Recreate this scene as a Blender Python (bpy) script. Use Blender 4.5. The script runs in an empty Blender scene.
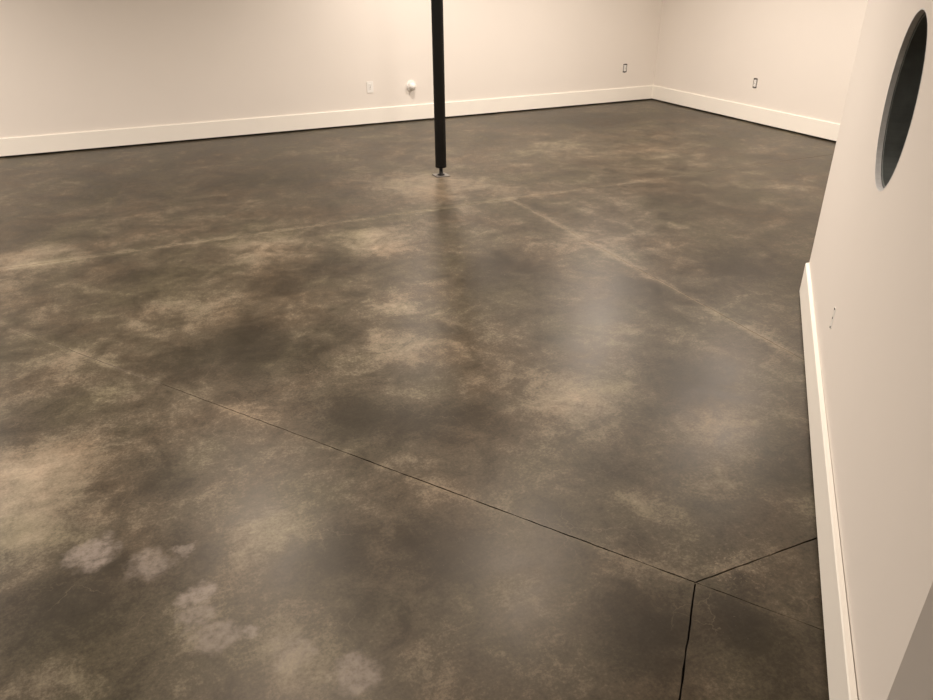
import bpy, bmesh, math, random
from mathutils import Vector, Matrix
random.seed(7)
scene = bpy.context.scene
col = scene.collection

# ------------------------------------------------------------------ camera
F_PX, PITCH, ROLL, YAW, EYE = 731.07, 0.48354, -0.0083087, math.radians(24.1), 1.55
cam_data = bpy.data.cameras.new('camera')
cam_data.sensor_fit = 'HORIZONTAL'
cam_data.sensor_width = 36.0
cam_data.lens = F_PX * 36.0 / 933.0
cam_data.clip_start = 0.02
camera = bpy.data.objects.new('camera', cam_data)
col.objects.link(camera)
fwd = Vector((0, math.cos(PITCH), -math.sin(PITCH)))
rgt = Vector((1, 0, 0))
upv = rgt.cross(fwd)
r2 = math.cos(ROLL) * rgt + math.sin(ROLL) * upv
u2 = -math.sin(ROLL) * rgt + math.cos(ROLL) * upv
rotz = Matrix.Rotation(-YAW, 3, 'Z')
ax = [rotz @ r2, rotz @ u2, rotz @ (-fwd)]
m4 = Matrix.Identity(4)
for i in range(3):
    for j in range(3):
        m4[j][i] = ax[i][j]
m4[2][3] = EYE
camera.matrix_world = m4
scene.camera = camera

# ------------------------------------------------------------------ world, exposure
world = bpy.data.worlds.new('world')
scene.world = world
world.use_nodes = True
world.node_tree.nodes['Background'].inputs[0].default_value = (0.02, 0.018, 0.015, 1)
world.node_tree.nodes['Background'].inputs[1].default_value = 0.3
vs = scene.view_settings
vs.view_transform = 'Standard'
vs.look = 'None'
vs.gamma = 1.0
vs.use_curve_mapping = False
vs.exposure = 0.12

CEIL = 2.44
LAMP_COLOR = (1.0, 0.90, 0.815)
LAMPS = [  # x, y, watts of the recessed ceiling lights, the last an added fill
    (2.75, 6.85, 36), (-2.3, 6.5, 68), (4.35, 6.15, 56),
    (1.95, 3.45, 38), (4.55, 4.35, 48), (0.33, 4.50, 42), (-2.9, 3.7, 90), (-2.6, 0.4, 16), (0.15, 2.55, 33),  # last lamp is added to light the diagonal wall more evenly
]

# ------------------------------------------------------------------ helpers
def link(o):
    col.objects.link(o); return o

def obj(name, bm, mat, parent=None, smooth=False):
    bmesh.ops.recalc_face_normals(bm, faces=bm.faces)
    me = bpy.data.meshes.new(name)
    bm.to_mesh(me); bm.free()
    if smooth:
        for p in me.polygons: p.use_smooth = True
    me.materials.append(mat)
    o = bpy.data.objects.new(name, me)
    link(o)
    if parent: o.parent = parent
    return o

def thing(name, label, cat, mw, group=None):
    o = link(bpy.data.objects.new(name, None))
    o.empty_display_size = 0.05
    o.matrix_world = mw
    o['label'] = label; o['category'] = cat
    if group: o['group'] = group
    return o

def structure(o, label, cat):
    o['kind'] = 'structure'; o['label'] = label; o['category'] = cat
    return o

def add_box(bm, a, b, bevel=0.0, M=None):
    r = bmesh.ops.create_cube(bm, size=1.0)
    vsx = r['verts']
    for v in vsx:
        for k in range(3):
            v.co[k] = (a[k] + b[k]) / 2 + v.co[k] * (b[k] - a[k])
    if bevel:
        es = list({e for v in vsx for e in v.link_edges})
        rr = bmesh.ops.bevel(bm, geom=es, offset=bevel, segments=2, affect='EDGES', profile=0.6)
        vsx = list({v for f in rr['faces'] for v in f.verts} | {v for v in vsx if v.is_valid})
    if M is not None:
        bmesh.ops.transform(bm, matrix=M, verts=[v for v in vsx if v.is_valid])

def add_lathe(bm, prof, seg=32, M=None):
    """profile of (r, z) revolved about z"""
    rings = []
    for r, z in prof:
        if r < 1e-6:
            rings.append([bm.verts.new((0, 0, z))])
        else:
            rings.append([bm.verts.new((r * math.cos(2 * math.pi * k / seg), r * math.sin(2 * math.pi * k / seg), z)) for k in range(seg)])
    for A, B in zip(rings, rings[1:]):
        for k in range(seg):
            k2 = (k + 1) % seg
            if len(A) == 1 and len(B) == 1: continue
            if len(A) == 1: bm.faces.new((A[0], B[k], B[k2]))
            elif len(B) == 1: bm.faces.new((A[k], A[k2], B[0]))
            else: bm.faces.new((A[k], A[k2], B[k2], B[k]))
    if M is not None:
        bmesh.ops.transform(bm, matrix=M, verts=[v for R in rings for v in R])

def add_prism(bm, poly, z0, z1):
    lo = [bm.verts.new((x, y, z0)) for x, y in poly]
    hi = [bm.verts.new((x, y, z1)) for x, y in poly]
    n = len(poly)
    bm.faces.new(hi); bm.faces.new(lo[::-1])
    for k in range(n):
        bm.faces.new((lo[k], lo[(k + 1) % n], hi[(k + 1) % n], hi[k]))

# ------------------------------------------------------------------ materials
class NT:
    def __init__(s, name):
        s.mat = bpy.data.materials.new(name); s.mat.use_nodes = True
        s.t = s.mat.node_tree; s.bsdf = s.t.nodes['Principled BSDF']
    def n(s, typ, **kw):
        nd = s.t.nodes.new(typ)
        for k, v in kw.items(): setattr(nd, k, v)
        return nd
    def put(s, sock, v):
        if isinstance(v, bpy.types.NodeSocket): s.t.links.new(v, sock)
        elif v is not None: sock.default_value = v
    def math(s, op, a, b=None, c=None, clamp=False):
        nd = s.n('ShaderNodeMath', operation=op, use_clamp=clamp)
        s.put(nd.inputs[0], a); s.put(nd.inputs[1], b)
        if c is not None: s.put(nd.inputs[2], c)
        return nd.outputs[0]
    def vec(s, op, a, b=None, scale=None):
        nd = s.n('ShaderNodeVectorMath', operation=op)
        s.put(nd.inputs[0], a)
        if b is not None: s.put(nd.inputs[1], b)
        if scale is not None: s.put(nd.inputs['Scale'], scale)
        return nd.outputs['Value'] if op in ('DISTANCE', 'LENGTH', 'DOT_PRODUCT') else nd.outputs[0]
    def noise(s, v, scale, detail=4, rough=0.55, out=0, dist=0.0):
        nd = s.n('ShaderNodeTexNoise')
        s.put(nd.inputs['Vector'], v); nd.inputs['Scale'].default_value = scale
        nd.inputs['Detail'].default_value = detail; nd.inputs['Roughness'].default_value = rough
        nd.inputs['Distortion'].default_value = dist
        return nd.outputs[out]
    def rng(s, v, a, b, c=0.0, d=1.0, smooth=True):
        nd = s.n('ShaderNodeMapRange')
        nd.interpolation_type = 'SMOOTHSTEP' if smooth else 'LINEAR'
        s.put(nd.inputs[0], v)
        for k, x in zip((1, 2, 3, 4), (a, b, c, d)): s.put(nd.inputs[k], x)
        return nd.outputs[0]
    def mix(s, f, a, b, mode='MIX'):
        nd = s.n('ShaderNodeMix', data_type='RGBA', blend_type=mode)
        s.put(nd.inputs[0], f); s.put(nd.inputs[6], a); s.put(nd.inputs[7], b)
        return nd.outputs[2]
    def ramp(s, f, stops):
        nd = s.n('ShaderNodeValToRGB')
        s.put(nd.inputs[0], f)
        e = nd.color_ramp.elements
        while len(e) < len(stops): e.new(0.5)
        for el, (p, c) in zip(e, stops):
            el.position = p; el.color = (*c, 1)
        return nd.outputs[0]
    def bump(s, h, strength, dist=0.002):
        nd = s.n('ShaderNodeBump'); nd.inputs['Strength'].default_value = strength
        nd.inputs['Distance'].default_value = dist
        s.put(nd.inputs['Height'], h)
        s.t.links.new(nd.outputs[0], s.bsdf.inputs['Normal'])
    def set(s, name, v): s.put(s.bsdf.inputs[name], v)

def simple(name, c, rough=0.5, metal=0.0, var=0.06, scale=30, bump=0.0, spec=0.5):
    m = NT(name)
    tc = m.n('ShaderNodeTexCoord').outputs['Object']
    nz = m.noise(tc, scale, 3)
    hi = tuple(min(1, x * (1 + var)) for x in c) + (1,)
    lo = tuple(x * (1 - var) for x in c) + (1,)
    m.set('Base Color', m.mix(nz, lo, hi))
    m.set('Roughness', rough); m.set('Metallic', metal); m.set('Specular IOR Level', spec)
    if bump: m.bump(m.noise(tc, scale * 6, 3), bump, 0.001)
    return m.mat

def wall_paint():
    m = NT('wall_paint')
    pos = m.n('ShaderNodeNewGeometry').outputs['Position']
    n1 = m.noise(pos, 1.3, 4)
    m.set('Base Color', m.mix(n1, (0.775, 0.715, 0.645, 1), (0.81, 0.75, 0.68, 1)))
    m.set('Roughness', 0.62); m.set('Specular IOR Level', 0.3)
    m.bump(m.noise(pos, 260, 3), 0.12, 0.001)
    return m.mat

MAT = {}
MAT['wall'] = wall_paint()
MAT['ceiling'] = simple('ceiling_paint', (0.82, 0.79, 0.73), 0.8, var=0.02, scale=3)
MAT['trim'] = simple('white_trim_paint', (0.89, 0.84, 0.755), 0.5, var=0.02, scale=4)
MAT['black'] = simple('black_steel_paint', (0.006, 0.005, 0.004), 0.5, var=0.25, scale=12, bump=0.1, spec=0.2)
MAT['screw'] = simple('dark_threaded_steel', (0.03, 0.028, 0.026), 0.45, metal=0.6)
MAT['zinc'] = simple('zinc_plate', (0.25, 0.23, 0.21), 0.5, metal=0.6, var=0.15, scale=40)
MAT['white_plastic'] = simple('white_plastic', (0.86, 0.83, 0.78), 0.35, var=0.01)
MAT['wall_box'] = simple('grey_wall_box', (0.10, 0.09, 0.08), 0.7)
MAT['slot'] = simple('socket_slot', (0.012, 0.011, 0.010), 0.6)
MAT['rim'] = simple('grey_cut_rim', (0.68, 0.67, 0.65), 0.6, var=0.18, scale=60, bump=0.4)
MAT['duct'] = simple('dark_duct_metal', (0.10, 0.108, 0.10), 0.55, metal=0.0, var=0.5, scale=14, bump=0.2)
MAT['filler'] = simple('dusty_joint_filler', (0.21, 0.165, 0.115), 0.75, var=0.35, scale=25, bump=0.5)
MAT['dirt'] = simple('brown_joint_dirt', (0.11, 0.085, 0.06), 0.9, var=0.5, scale=30, bump=0.5)
MAT['base'] = simple('joint_bottom_concrete', (0.03, 0.024, 0.018), 0.9)

def lens_mat():
    m = NT('lamp_lens')
    m.set('Base Color', (0.9, 0.88, 0.82, 1))
    m.set('Emission Color', (*LAMP_COLOR, 1)); m.set('Emission Strength', 12.0)
    return m.mat
MAT['lens'] = lens_mat()

# stains of the concrete, a few pale ones partly painted lamp reflections: x, y, radius, strength (+ bare / pale, - dark stain)
STAINS_AND_STREAKS = [
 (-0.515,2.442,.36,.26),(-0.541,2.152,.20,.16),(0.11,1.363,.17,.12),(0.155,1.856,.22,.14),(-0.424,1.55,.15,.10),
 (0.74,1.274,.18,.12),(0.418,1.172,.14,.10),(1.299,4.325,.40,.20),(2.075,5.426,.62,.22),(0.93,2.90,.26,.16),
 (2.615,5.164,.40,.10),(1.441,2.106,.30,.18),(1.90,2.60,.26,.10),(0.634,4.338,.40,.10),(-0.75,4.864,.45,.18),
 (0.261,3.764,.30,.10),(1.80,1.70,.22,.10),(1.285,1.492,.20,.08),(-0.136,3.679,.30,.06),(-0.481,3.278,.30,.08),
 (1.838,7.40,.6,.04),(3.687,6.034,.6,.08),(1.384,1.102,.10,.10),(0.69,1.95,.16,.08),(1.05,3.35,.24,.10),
 (0.307,3.116,.36,-.22),(-.003,3.054,.26,-.12),(0.921,4.015,.28,-.16),(-0.38,1.80,.22,-.22),(0.618,1.592,.24,-.20),
 (1.256,1.683,.20,-.12),(1.946,2.047,.26,-.18),(2.385,2.908,.32,-.10),(1.823,3.586,.42,-.20),(1.228,0.973,.15,-.20),
 (0.591,3.834,.24,-.14),(0.958,2.208,.26,-.16),(0.60,2.35,.24,-.16),(0.966,1.057,.17,-.16),(0.964,1.586,.15,-.10),
 (-0.17,2.282,.22,-.10),(0.251,1.62,.16,-.10),(3.078,2.95,.45,-.16),(0.059,6.239,.75,-.08),(4.671,7.246,.9,-.14),
 (0.83,6.203,.6,-.08),(0.979,3.50,.2,-.08),(-0.558,5.556,.5,-.08),(1.777,1.38,.16,-.10),(-0.31,1.40,.15,-.10),(3.9,4.4,.8,-.08),
]
PALE = [(-0.348,1.982,.085,.8),(-0.20,1.852,.075,.6),(-0.079,1.679,.06,.75),(-0.10,1.59,.06,.55),(-0.05,1.50,.07,.55),
        (0.03,1.48,.035,.6),(0.243,1.234,.065,.65),(0.12,1.37,.07,.35),(-0.10,1.88,.03,.5)]

def concrete():
    m = NT('stained_concrete')
    pos = m.n('ShaderNodeNewGeometry').outputs['Position']
    d1 = m.vec('SUBTRACT', m.noise(pos, 2.2, 4, 0.6, out=1), (0.5, 0.5, 0.5))
    d2 = m.vec('SUBTRACT', m.noise(pos, 9.0, 4, 0.6, out=1), (0.5, 0.5, 0.5))
    p1 = m.vec('ADD', pos, m.vec('SCALE', d1, scale=0.30))
    p2 = m.vec('ADD', p1, m.vec('SCALE', d2, scale=0.10))
    flat = m.vec('MULTIPLY', p2, (1, 1, 0))
    acc = None
    for x, y, r, w in STAINS_AND_STREAKS:
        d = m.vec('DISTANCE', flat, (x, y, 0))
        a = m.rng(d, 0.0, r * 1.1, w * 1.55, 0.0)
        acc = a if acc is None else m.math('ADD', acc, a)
    big = m.noise(pos, 1.25, 6, 0.6, dist=0.4)
    mid = m.noise(pos, 4.5, 7, 0.68, dist=0.5)
    fine = m.math('ADD', m.math('MULTIPLY', m.noise(pos, 20, 9, 0.8), 0.6), m.math('MULTIPLY', m.noise(pos, 95, 5, 0.75), 0.55))
    t = m.math('ADD', m.math('MULTIPLY', m.math('SUBTRACT', big, 0.5), 0.55), 0.40)
    t = m.math('ADD', t, m.math('MULTIPLY', m.math('SUBTRACT', mid, 0.5), 1.0))
    t = m.math('ADD', t, m.math('MULTIPLY', m.math('SUBTRACT', fine, 0.575), 1.15))
    t = m.math('ADD', t, acc)
    # worn pale bands along the two filled joints
    sx = m.n('ShaderNodeSeparateXYZ'); m.put(sx.inputs[0], m.vec('ADD', pos, m.vec('SCALE', d2, scale=0.06)))
    X, Y = sx.outputs[0], sx.outputs[1]
    bD = m.math('MULTIPLY', m.rng(m.math('ABSOLUTE', m.math('SUBTRACT', X, 2.512)), 0.0, 0.06, 0.16, 0.0), m.rng(Y, 4.9, 4.75))
    bE = m.math('MULTIPLY', m.rng(m.math('ABSOLUTE', m.math('SUBTRACT', Y, 4.78)), 0.0, 0.06, 0.14, 0.0), m.rng(X, 4.4, 3.4))
    la = m.vec('DOT_PRODUCT', m.vec('SUBTRACT', m.vec('ADD', pos, m.vec('SCALE', d2, scale=0.05)), (1.209, 1.129, 0)), (0.8163, 0.5776, 0))
    bA = m.math('MULTIPLY', m.rng(m.math('ABSOLUTE', la), 0.0, 0.040, 0.09, 0.0), m.rng(Y, 0.7, 1.0))
    t = m.math('ADD', t, m.math('ADD', bA, m.math('ADD', bD, bE)))
    base = m.ramp(t, [(0.0, (0.016, 0.0122, 0.0070)), (0.22, (0.029, 0.0228, 0.0138)), (0.45, (0.064, 0.0510, 0.0330)),
                      (0.72, (0.175, 0.143, 0.099)), (1.0, (0.29, 0.235, 0.168))])
    hue = m.noise(m.vec('ADD', pos, (7, 3, 0)), 1.9, 4, 0.6)
    base = m.mix(m.rng(hue, 0.42, 0.72, 0.0, 0.55), base, m.mix(1.0, base, (1.12, 0.95, 0.84, 1), 'MULTIPLY'))
    base = m.mix(m.rng(hue, 0.55, 0.30, 0.0, 0.6), base, m.mix(1.0, base, (0.95, 1.0, 0.86, 1), 'MULTIPLY'))
    # milky pale spots where the stain did not take
    pm = None
    d3 = m.vec('SUBTRACT', m.noise(pos, 16.0, 5, 0.65, out=1), (0.5, 0.5, 0.5))
    wob = m.vec('MULTIPLY', m.vec('ADD', pos, m.vec('ADD', m.vec('SCALE', d2, scale=0.10), m.vec('SCALE', d3, scale=0.10))), (1, 1, 0))
    for x, y, r, w in PALE:
        a = m.rng(m.vec('DISTANCE', wob, (x, y, 0)), r * 0.45, r * 1.1, w, 0.0)
        pm = a if pm is None else m.math('MAXIMUM', pm, a)
    pm = m.math('MULTIPLY', pm, m.rng(m.noise(pos, 45, 5, 0.65), 0.30, 0.62, 0.35, 1.0))
    base = m.mix(m.math('MULTIPLY', pm, 0.9), base, (0.27, 0.225, 0.19, 1))
    # hairline crazing
    vo = m.n('ShaderNodeTexVoronoi', feature='DISTANCE_TO_EDGE')
    m.put(vo.inputs['Vector'], m.vec('ADD', pos, m.vec('SCALE', d2, scale=0.12))); vo.inputs['Scale'].default_value = 5.5
    crack = m.math('MULTIPLY', m.rng(vo.outputs['Distance'], 0.0, 0.012, 1.0, 0.0), m.rng(m.noise(pos, 3.1, 3), 0.50, 0.62))
    base = m.mix(m.math('MULTIPLY', crack, 0.18), base, (0.26, 0.20, 0.14, 1))
    # small chips and specks
    sp = m.rng(m.noise(pos, 115, 3, 0.6), 0.68, 0.76)
    near_cut = m.rng(m.vec('DISTANCE', p2, (1.37, 1.10, 0)), 0.02, 0.17, 1.0, 0.0)
    sp = m.math('MULTIPLY', sp, m.math('MAXIMUM', m.rng(m.noise(pos, 2.7, 4), 0.42, 0.62), near_cut))
    chip = m.math('MULTIPLY', m.rng(m.noise(pos, 90, 3, 0.6), 0.56, 0.66), near_cut)
    sp = m.math('MAXIMUM', sp, chip)
    base = m.mix(m.math('MULTIPLY', sp, 0.45), base, (0.30, 0.235, 0.165, 1))
    m.set('Base Color', base)
    m.set('Roughness', m.rng(mid, 0.3, 0.7, 0.36, 0.42))
    m.set('Specular IOR Level', 0.34); m.set('Specular Tint', (1.0, 0.86, 0.70, 1))
    m.bump(m.noise(pos, 70, 5, 0.65), 0.12, 0.0015)
    return m.mat
MAT['concrete'] = concrete()

# ------------------------------------------------------------------ plan of the room
D_WALL = 0.405                       # x - y offset of the diagonal wall = D_WALL * sqrt(2)
Q = math.sqrt(0.5)
def dg(s, off=D_WALL):               # a point of the diagonal wall's plan line, s metres along it
    return ((s + off) * Q, (s - off) * Q)
S_NEAR, S_FAR, D_FAR = 1.118, 3.95, 0.393   # the diagonal is a hair off 45 degrees
XB, YB = 6.262, 8.042                # right wall plane, back wall plane
XL, YF = -5.2, -3.4
CN, CF = dg(S_NEAR), dg(S_FAR, D_FAR)       # the clipped outside corner's two edges

# ---- floor: subbase and the slab panels between the control joints
def jag(a, b, amp=0.0012, step=0.03):
    a, b = Vector(a), Vector(b); n = max(1, int((b - a).length / step))
    d = (b - a).normalized(); nn = Vector((-d.y, d.x))
    out = []
    for k in range(n):
        p = a.lerp(b, k / n)
        if k: p = p + nn * random.uniform(-amp, amp)
        out.append((p.x, p.y))
    return out

def offset_poly(poly, offs):
    """inset a counter-clockwise polygon edge by edge"""
    n = len(poly); L = []
    for k in range(n):
        a, b = Vector(poly[k]), Vector(poly[(k + 1) % n]); d = (b - a).normalized()
        nn = Vector((-d.y, d.x)); L.append((a + nn * offs[k], d))
    out = []
    for k in range(n):
        p, d = L[k - 1]; q, e = L[k]
        cr = d.x * e.y - d.y * e.x
        if abs(cr) < 1e-6: out.append(tuple(q)); continue
        t = ((q.x - p.x) * e.y - (q.y - p.y) * e.x) / cr
        out.append(tuple(p + d * t))
    return out

bm = bmesh.new()
add_prism(bm, [(XL - .1, YF - .1), (XB + .1, YF - .1), (XB + .1, YB + .1), (XL - .1, YB + .1)], -0.15, -0.02)
floor = structure(obj('floor', bm, MAT['base']), 'mottled brown stained concrete floor with saw-cut joints', 'floor')

J = (1.209, 1.129)                   # where the saw cuts meet
E_Y, D_X = 4.78, 2.512
u = 0.03
WC = (1.118 + 2 * (D_WALL + u) * Q, 1.118)               # cut running square to the wall
AD = Vector((1.40 - (-0.125), 0.846 - 3.001)).normalized()
tA = (E_Y - J[1]) / AD.y
AE = (J[0] + AD.x * tA, E_Y)                             # long cut meets the far joint
off = 2 * (D_WALL + u) * Q
tW = (off - (J[0] - J[1])) / (AD.x - AD.y)
AW = (J[0] + AD.x * tW, J[1] + AD.y * tW)                # long cut meets the diagonal wall
BE = (J[0] - 2.6, J[1] - 2.6)
gA, gB, gF = 0.0021, 0.0024, 0.0035
NCu, FCu = (CN[0] + u, CN[0] + u - off), (CF[1] - u + off, CF[1] - u)
DW = (D_X, D_X - off)
PANELS = [
    ([(XL - .05, E_Y), (XB + .05, E_Y), (XB + .05, YB + .05), (XL - .05, YB + .05)], [gF, 0, 0, 0]),
    ([DW, FCu, (XB + .05, FCu[1]), (XB + .05, E_Y), (D_X, E_Y)], [0, 0, 0, gF, gF]),
    ([J, WC, DW, (D_X, E_Y), AE], [gA, 0, gF, gF, gA]),
    ([J, AW, WC], [gA * .6, 0, gA]),
    ([J, BE, (BE[0], YF - .05), (NCu[0], YF - .05), NCu, AW], [gB, 0, 0, 0, 0, gA * .6]),
    ([J, AE, (XL - .05, E_Y), (XL - .05, YF - .05), (BE[0], YF - .05), BE], [gA, gF, 0, 0, 0, gB]),
]
for poly, offs in PANELS:
    # offsets are listed for the edge that starts at each vertex
    P = offset_poly(poly, offs)
    ring = []
    for k in range(len(P)):
        a, b = P[k], P[(k + 1) % len(P)]
        ring += jag(a, b) if (offs[k] and (Vector(a) - Vector(b)).length < 9) else [a]
    bm = bmesh.new()
    add_prism(bm, ring, -0.019, 0.0)
    obj('slab_panel', bm, MAT['concrete'], floor)
for a, b in (((XL, E_Y), (XB, E_Y)), ((D_X, DW[1]), (D_X, E_Y))):
    bm = bmesh.new()
    d = (Vector(b) - Vector(a)).normalized(); nn = Vector((-d.y, d.x)) * 0.005
    A, B = Vector(a), Vector(b)
    add_prism(bm, [tuple(A - nn), tuple(B - nn), tuple(B + nn), tuple(A + nn)], -0.0195, -0.0012)
    obj('joint_filler', bm, MAT['filler'], floor)

def dirt(a, b, z, w, mat):
    bm = bmesh.new(); A, B = Vector(a), Vector(b)
    d = (B - A).normalized(); nn = Vector((-d.y, d.x)) * w
    add_prism(bm, [tuple(A - nn), tuple(B - nn), tuple(B + nn), tuple(A + nn)], -0.0195, z)
    obj('joint_filler', bm, mat, floor)
A_MID = (J[0] + AD.x * tA * 0.50, J[1] + AD.y * tA * 0.50)
A_MID2 = (J[0] + AD.x * tA * 0.30, J[1] + AD.y * tA * 0.30)
dirt(A_MID, AE, -0.0008, 0.0040, MAT['dirt'])
dirt(A_MID2, A_MID, -0.0022, 0.0040, MAT['dirt'])
dirt(J, A_MID2, -0.0045, 0.0040, MAT['dirt'])
dirt(J, AW, -0.0030, 0.0030, MAT['dirt'])

# ---- walls
T = 0.016                            # board thickness, seen in the cut-out of the diagonal wall
def wall_skin(length, height, holes, thick=0.12):
    """wall in local x (along), z (up), room side at y=0, body towards +y; rectangular holes (x0,x1,z0,z1) T deep"""
    bm = bmesh.new()
    xs = sorted({0, length} | {h[0] for h in holes} | {h[1] for h in holes})
    zs = sorted({0.035, height} | {h[2] for h in holes} | {h[3] for h in holes})
    ins = lambda x, z: any(h[0] < x < h[1] and h[2] < z < h[3] for h in holes)
    g = {}
    def V(x, y, z):
        k = (round(x, 5), round(y, 5), round(z, 5))
        if k not in g: g[k] = bm.verts.new(k)
        return g[k]
    for x0, x1 in zip(xs, xs[1:]):
        for z0, z1 in zip(zs, zs[1:]):
            y = 0.07 if ins((x0 + x1) / 2, (z0 + z1) / 2) else 0
            bm.faces.new((V(x0, y, z0), V(x1, y, z0), V(x1, y, z1), V(x0, y, z1)))
    for x0, x1, z0, z1 in holes:
        c = [(x0, z0), (x1, z0), (x1, z1), (x0, z1)]
        for (ax_, az), (bx, bz) in zip(c, c[1:] + c[:1]):
            bm.faces.new((V(ax_, 0, az), V(bx, 0, bz), V(bx, 0.07, bz), V(ax_, 0.07, az)))
    z0, z1 = 0.035, height
    def strip(pts, y0, y1):
        for p, q in zip(pts, pts[1:]):
            bm.faces.new((V(p[0], y0, p[1]), V(q[0], y0, q[1]), V(q[0], y1, q[1]), V(p[0], y1, p[1])))
    strip([(x, z0) for x in xs], 0, thick); strip([(x, z1) for x in xs], 0, thick)
    strip([(0, z) for z in zs], 0, thick); strip([(length, z) for z in zs], 0, thick)
    for xa, xb in zip(xs, xs[1:]):
        for za, zb in zip(zs, zs[1:]):
            bm.faces.new((V(xa, thick, za), V(xb, thick, za), V(xb, thick, zb), V(xa, thick, zb)))
    return bm

def frame(origin, direc):
    """local x along direc, local y into the wall (away from the room), z up"""
    d = Vector((*direc, 0)).normalized(); z = Vector((0, 0, 1)); y = z.cross(d)
    m = Matrix.Identity(4)
    for k, a in enumerate((d, y, z)):
        for j in range(3): m[j][k] = a[j]
    for j in range(2): m[j][3] = origin[j]
    return m

BOX_W, BOX_H = 0.058, 0.100          # opening of an outlet box
def hole_at(x, z, w=BOX_W, h=BOX_H): return (x - w / 2, x + w / 2, z - h / 2, z + h / 2)

def make_wall(name, a, b, label, holes=()):
    d = Vector(b) - Vector(a)
    M = frame(a, d)
    o = obj(name, wall_skin(d.length, CEIL, list(holes)), MAT['wall'])
    o.matrix_world = M
    return structure(o, label, 'wall'), M

OUT_A, OUT_B, OUT_R, OUT_N = 2.4765, 5.797, 6.309, 2.785
wb, M_BACK = make_wall('wall_back', (XL, YB), (XB, YB), 'long cream painted back wall behind the black post',
                       [hole_at(OUT_A - XL, 0.396), hole_at(OUT_B - XL, 0.407)])
wr, M_RIGHT = make_wall('wall_right', (XB, YB), (XB, CF[1]), 'cream painted side wall meeting the back wall in the corner',
                        [hole_at(YB - OUT_R, 0.408)])
make_wall('wall_return', (XB, CF[1]), CF, 'cream wall returning from the diagonal wall to the side wall')
make_wall('wall_hall', CN, (CN[0], YF), 'shaded cream wall turning off from the diagonal wall')
make_wall('wall_front', (CN[0], YF), (XL, YF), 'cream wall opposite the back wall')
make_wall('wall_left', (XL, YF), (XL, YB), 'cream wall opposite the side wall')

# the diagonal wall with its round cut-out and outlet opening
M_DIAG = frame(CF, Vector(CN) - Vector(CF))
LD = (Vector(CN) - Vector(CF)).length
HC, HZ, HR = S_FAR - 2.560, 1.181, 0.256
def diagonal_wall():
    bm = bmesh.new()
    x0, x1 = HC - 0.33, HC + 0.33; z0, z1 = HZ - 0.33, HZ + 0.33
    ox, oz = S_FAR - OUT_N, 0.380
    h = hole_at(ox, oz, 0.040, 0.078)
    xs = sorted({0, LD, x0, x1, h[0], h[1]}); zs = sorted({0.035, CEIL, h[2], h[3], z0, z1})
    g = {}
    def V(x, y, z):
        k = (round(x, 5), round(y, 5), round(z, 5))
        if k not in g: g[k] = bm.verts.new(k)
        return g[k]
    for y in (0, T):
        for xa, xb in zip(xs, xs[1:]):
            for za, zb in zip(zs, zs[1:]):
                cx, cz = (xa + xb) / 2, (za + zb) / 2
                if (x0 < cx < x1 and z0 < cz < z1) or (h[0] < cx < h[1] and h[2] < cz < h[3]): continue
                bm.faces.new((V(xa, y, za), V(xb, y, za), V(xb, y, zb), V(xa, y, zb)))
        # square round the circle
        N = 64
        sq = []
        for k in range(N):
            a = 2 * math.pi * k / N; c, s = math.cos(a), math.sin(a); q = 0.33 / max(abs(c), abs(s))
            sq.append((HC + c * q, HZ + s * q))
        for k in range(N):
            a, b = 2 * math.pi * k / N, 2 * math.pi * (k + 1) / N
            p, q = sq[k], sq[(k + 1) % N]
            bm.faces.new((V(p[0], y, p[1]), V(q[0], y, q[1]), V(HC + HR * math.cos(b), y, HZ + HR * math.sin(b)), V(HC + HR * math.cos(a), y, HZ + HR * math.sin(a))))
    for k in range(64):
        a, b = 2 * math.pi * k / 64, 2 * math.pi * (k + 1) / 64
        P = [(HC + HR * math.cos(t), HZ + HR * math.sin(t)) for t in (a, b)]
        bm.faces.new((V(P[0][0], 0, P[0][1]), V(P[1][0], 0, P[1][1]), V(P[1][0], T, P[1][1]), V(P[0][0], T, P[0][1])))
    c = [(h[0], h[2]), (h[1], h[2]), (h[1], h[3]), (h[0], h[3])]
    for (a1, b1), (a2, b2) in zip(c, c[1:] + c[:1]):
        bm.faces.new((V(a1, 0, b1), V(a2, 0, b2), V(a2, T, b2), V(a1, T, b1)))
    for xe in (0, LD):
        for za, zb in zip(zs, zs[1:]):
            bm.faces.new((V(xe, 0, za), V(xe, 0, zb), V(xe, T, zb), V(xe, T, za)))
    return bm
wd = obj('wall_diagonal', diagonal_wall(), MAT['wall']); wd.matrix_world = M_DIAG
structure(wd, 'close cream diagonal wall with a round opening cut into it', 'wall')

# ceiling
bm = bmesh.new()
add_prism(bm, [(XL - .15, YF - .15), (XB + .15, YF - .15), (XB + .15, YB + .15), (XL - .15, YB + .15)], CEIL, CEIL + 0.12)
structure(obj('ceiling', bm, MAT['ceiling']), 'flat white ceiling with recessed lights', 'ceiling')

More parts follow.
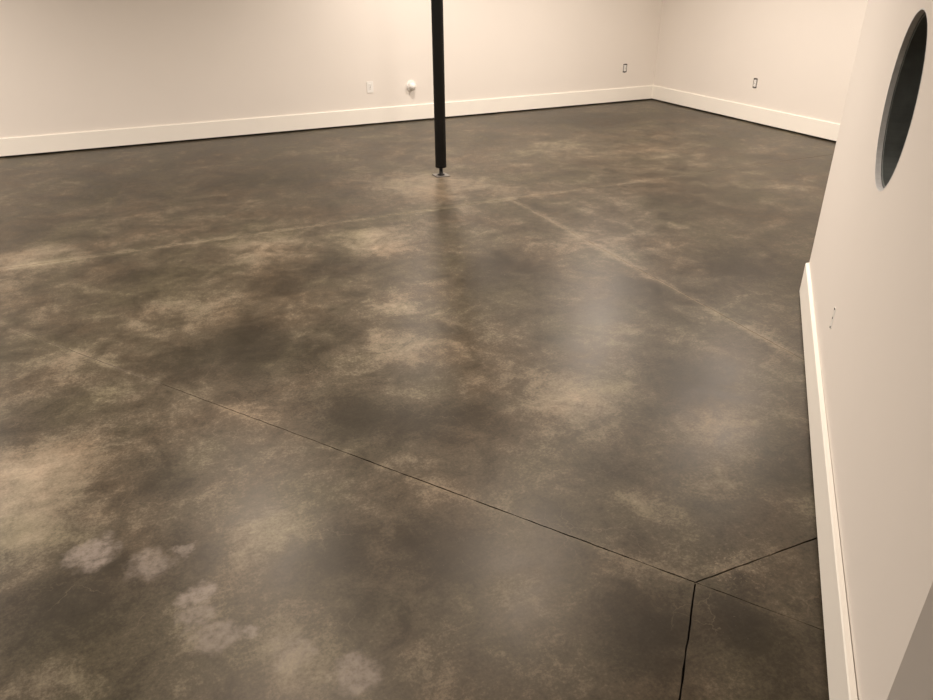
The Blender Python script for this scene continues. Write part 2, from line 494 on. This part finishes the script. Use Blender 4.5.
# ---- baseboards: mitred boards standing a finger's width off the slab
BT, BZ0, BZ1 = 0.016, 0.017, 0.174
def baseboard(name, a, b, dira, dirb, label, gap_b=0.0):
    """a, b on the wall line; dira/dirb: plan vector from the wall corner to the board's front corner"""
    bm = bmesh.new()
    a, b = Vector(a), Vector(b)
    fa, fb = a + Vector(dira), b + Vector(dirb)
    d = (b - a).normalized(); room = Vector((d.y, -d.x))
    if gap_b: b = b + room * gap_b; fb = fb + room * gap_b
    lo = []
    e = 0.003
    for (w, f) in ((a, fa), (b, fb)):
        fi = f.lerp(w, e / BT)
        lo.append([bm.verts.new((w.x, w.y, BZ0)), bm.verts.new((f.x, f.y, BZ0)), bm.verts.new((f.x, f.y, BZ1 - e)),
                   bm.verts.new((fi.x, fi.y, BZ1)), bm.verts.new((w.x, w.y, BZ1))])
    for k in range(5):
        k2 = (k + 1) % 5
        bm.faces.new((lo[0][k], lo[1][k], lo[1][k2], lo[0][k2]))
    bm.faces.new(lo[0]); bm.faces.new(lo[1][::-1])
    o = obj(name, bm, MAT['trim'])
    return structure(o, label, 'baseboard')
t8 = BT * math.tan(math.radians(22.5))
BCF = (-t8, BT)          # front corner at the far edge of the clipped corner
BCN = (-BT, t8)
baseboard('baseboard_back', (XL, YB), (XB, YB), (BT, -BT), (-BT, -BT), 'white baseboard along the back wall behind the black post')
baseboard('baseboard_right', (XB, YB), (XB, CF[1]), (-BT, -BT), (-BT, BT), 'white baseboard along the side wall under a single outlet')
baseboard('baseboard_return', (XB, CF[1]), CF, (-BT, BT), BCF, 'white baseboard hidden round the diagonal wall corner')
baseboard('baseboard_diagonal', CF, CN, BCF, BCN, 'white baseboard along the close diagonal wall', gap_b=0.003)
baseboard('baseboard_hall', CN, (CN[0], YF), BCN, (-BT, BT), 'white baseboard of the shaded hall wall')
baseboard('baseboard_front', (CN[0], YF), (XL, YF), (-BT, BT), (BT, BT), 'white baseboard opposite the back wall')
baseboard('baseboard_left', (XL, YF), (XL, YB), (BT, BT), (BT, -BT), 'white baseboard opposite the side wall')

# ------------------------------------------------------------------ objects
# ---- steel post
post = thing('steel_post', 'black steel support post on a screw jack and small grey base plate', 'post', Matrix.Translation((2.306, 5.645, 0)))
bm = bmesh.new()
add_box(bm, (-0.058, -0.058, 0), (0.058, 0.058, 0.007), 0.0015, Matrix.Rotation(math.radians(0), 4, 'Z'))
bp = obj('base_plate', bm, MAT['zinc'], post)
bm = bmesh.new()
prof = [(0, 0.007), (0.030, 0.007), (0.030, 0.014), (0.017, 0.016)]
z = 0.016
while z < 0.068:
    prof += [(0.0145, z + 0.003), (0.017, z + 0.006)]; z += 0.006
prof += [(0, z)]
add_lathe(bm, prof, 20)
obj('jack_screw', bm, MAT['screw'], post)
bm = bmesh.new()
R0 = 0.0455
add_lathe(bm, [(0, 0.070), (R0 - 0.003, 0.070), (R0 + 0.001, 0.073), (R0 + 0.001, 0.092), (R0 - 0.001, 0.094), (0, 0.094)], 40)
obj('bottom_cap', bm, MAT['black'], post, smooth=False)
bm = bmesh.new()
add_lathe(bm, [(0, 0.094), (R0, 0.094), (R0, CEIL - 0.012), (0, CEIL - 0.012)], 40)
obj('tube', bm, MAT['black'], post)
bm = bmesh.new()
add_box(bm, (-0.075, -0.075, CEIL - 0.012), (0.075, 0.075, CEIL - 0.001), 0.001)
obj('top_plate', bm, MAT['black'], post)

# ---- outlets without cover plates
def outlet(label, M, x, z, group=None, plate=False, box=(BOX_W, BOX_H)):
    root = thing('wall_outlet', label, 'outlet', M @ Matrix.Translation((x, 0, z)), group)
    bm = bmesh.new()                                  # open box sunk in the wall
    w, h, dp = box[0] / 2 - .0005, box[1] / 2 - .0005, 0.062
    snug = box[1] < 0.09
    fr = 0.0005 if snug else 0.006                    # how far the receptacle stands proud
    add_box(bm, (-w, dp - .002, -h), (w, dp, h))
    for s in (-1, 1):
        add_box(bm, (s * w - (0.002 if s > 0 else 0), 0.001, -h), (s * w + (0 if s > 0 else 0.002), dp, h))
        add_box(bm, (-w, 0.001, s * h - (0.002 if s > 0 else 0)), (w, dp, s * h + (0 if s > 0 else 0.002)))
    obj('wall_box', bm, MAT['wall_box'], root)
    bm = bmesh.new()                                  # metal strap with ears
    e = 0.041 if snug else 0.0535
    add_box(bm, (-0.010, -0.0012, -e), (0.010, 0.0006, e), 0.0004)
    obj('strap', bm, MAT['white_plastic'] if snug else MAT['zinc'], root)
    bm = bmesh.new()
    add_box(bm, (-0.0165, -fr, -0.035), (0.0165, 0.030, 0.035), 0.002)
    rec = obj('receptacle', bm, MAT['white_plastic'], root)
    bm = bmesh.new()
    add_lathe(bm, [(0, 0), (0.0045, 0), (0.0040, 0.002), (0, 0.0026)], 12, Matrix.Translation((0, -fr, 0)) @ Matrix.Rotation(math.pi / 2, 4, 'X'))
    obj('centre_screw', bm, MAT['screw'], rec)
    for s in (-1, 1):
        bm = bmesh.new()
        for sx_ in (-1, 1):
            add_box(bm, (sx_ * 0.0063 - 0.0011, -fr - 0.0004, s * 0.0195 - 0.002), (sx_ * 0.0063 + 0.0011, -fr + 0.0005, s * 0.0195 + 0.006))
        add_lathe(bm, [(0, -0.0004), (0.0024, -0.0004), (0.0024, 0.0005), (0, 0.0005)], 10,
                  Matrix.Translation((0, -fr, s * 0.0195 - 0.007)) @ Matrix.Rotation(math.pi / 2, 4, 'X'))
        obj('socket_slots', bm, MAT['slot'], rec)
        bm = bmesh.new()
        add_lathe(bm, [(0, 0), (0.0042, 0), (0.0038, 0.002), (0, 0.0028)], 12,
                  Matrix.Translation((0, -0.0012, s * (0.0375 if snug else 0.0455))) @ Matrix.Rotation(math.pi / 2, 4, 'X'))
        obj('screw', bm, MAT['screw'], root)
    if plate:
        bm = bmesh.new()
        a, b = 0.036, 0.058
        for x0, x1, z0, z1 in ((-a, -.0172, -b, b), (.0172, a, -b, b), (-.0172, .0172, .0352, b), (-.0172, .0172, -b, -.0352)):
            add_box(bm, (x0, -0.0055, z0), (x1, -0.0014, z1))
        obj('cover_plate', bm, MAT['white_plastic'], root)
    return root
outlet('white outlet with cover plate on back wall, beside the round knob fixture', M_BACK, OUT_A - XL, 0.396, plate=True)
outlet('uncovered white outlet on back wall close to the room corner', M_BACK, OUT_B - XL, 0.407)
outlet('uncovered white outlet alone on the side wall above its baseboard', M_RIGHT, YB - OUT_R, 0.408)
outlet('uncovered white outlet on the diagonal wall below the round opening', M_DIAG, S_FAR - OUT_N, 0.380, box=(0.040, 0.078))

# ---- round fixture on the back wall
fx = thing('round_wall_fixture', 'small round white domed fixture on back wall beside the black post', 'wall fixture',
           M_BACK @ Matrix.Translation((2.952 - XL, 0, 0.379)))
ROT = Matrix.Rotation(math.pi / 2, 4, 'X')
bm = bmesh.new()
add_lathe(bm, [(0, 0), (0.056, 0), (0.056, 0.004), (0.053, 0.007), (0, 0.007)], 36, ROT)
obj('back_plate', bm, MAT['white_plastic'], fx)
bm = bmesh.new()
add_lathe(bm, [(0.022, 0.007), (0.022, 0.022), (0.036, 0.026)] + [(0.040 * math.cos(a), 0.036 + 0.034 * math.sin(a)) for a in [k * math.pi / 16 for k in range(8)]] + [(0, 0.070)], 32, ROT)
obj('dome_knob', bm, MAT['white_plastic'], fx, smooth=True)

# ---- lined round opening in the diagonal wall
ro = thing('round_duct', 'dark round duct opening with grey rim in the diagonal wall', 'duct', M_DIAG @ Matrix.Translation((HC, 0, HZ)))
ROTB = Matrix.Rotation(-math.pi / 2, 4, 'X')          # lathe z -> into the wall (+y)
bm = bmesh.new()
add_lathe(bm, [(HR, -0.0006), (HR - 0.004, -0.0006), (HR - 0.004, T), (HR, T), (HR, -0.0006)], 64, ROTB)
obj('rim', bm, MAT['rim'], ro, smooth=False)
bm = bmesh.new()
prof = [(HR - 0.001, T + 0.001), (HR - 0.012, T + 0.003)]
prof += [(HR - 0.012, T + 0.20), (HR - 0.016, T + 0.204), (HR - 0.016, T + 0.214), (HR - 0.012, T + 0.218), (HR - 0.012, T + 0.36), (0, T + 0.36)]
add_lathe(bm, prof, 64, ROTB)
obj('drum', bm, MAT['duct'], ro)

# ---- recessed ceiling lights and one added fill lamp
near = {0: 'recessed round ceiling light between the black post and the back wall', 1: 'recessed round ceiling light by the back wall, far from the post',
        2: 'recessed round ceiling light beside the side wall near the corner', 3: 'recessed round ceiling light in front of the black post',
        4: 'recessed round ceiling light off the diagonal wall corner', 5: 'recessed round ceiling light in the middle of the room',
        6: 'recessed round ceiling light by the left wall', 7: 'recessed round ceiling light at the hall end of the room',
        8: 'added round ceiling fill light brightening the diagonal wall'}
for k, (x, y, w) in enumerate(LAMPS):
    root = thing('ceiling_light', near[k], 'ceiling light', Matrix.Translation((x, y, CEIL)), 'recessed ceiling lights')
    bm = bmesh.new()
    add_lathe(bm, [(0.068, -0.006), (0.088, -0.005), (0.090, -0.001), (0.090, 0.0), (0.068, 0.0), (0.068, -0.006)], 36)
    obj('trim_ring', bm, MAT['white_plastic'], root)
    bm = bmesh.new()
    add_lathe(bm, [(0, -0.003), (0.068, -0.003), (0.068, -0.0005), (0, -0.0005)], 36)
    obj('lens', bm, MAT['lens'], root)
    ld = bpy.data.lights.new('recessed_lamp', 'AREA')
    ld.shape = 'DISK'; ld.size = 0.13; ld.energy = w; ld.color = LAMP_COLOR; ld.spread = math.radians(165)
    lo = bpy.data.objects.new('recessed_lamp', ld); link(lo)
    lo.parent = root; lo.location = (0, 0, -0.008)
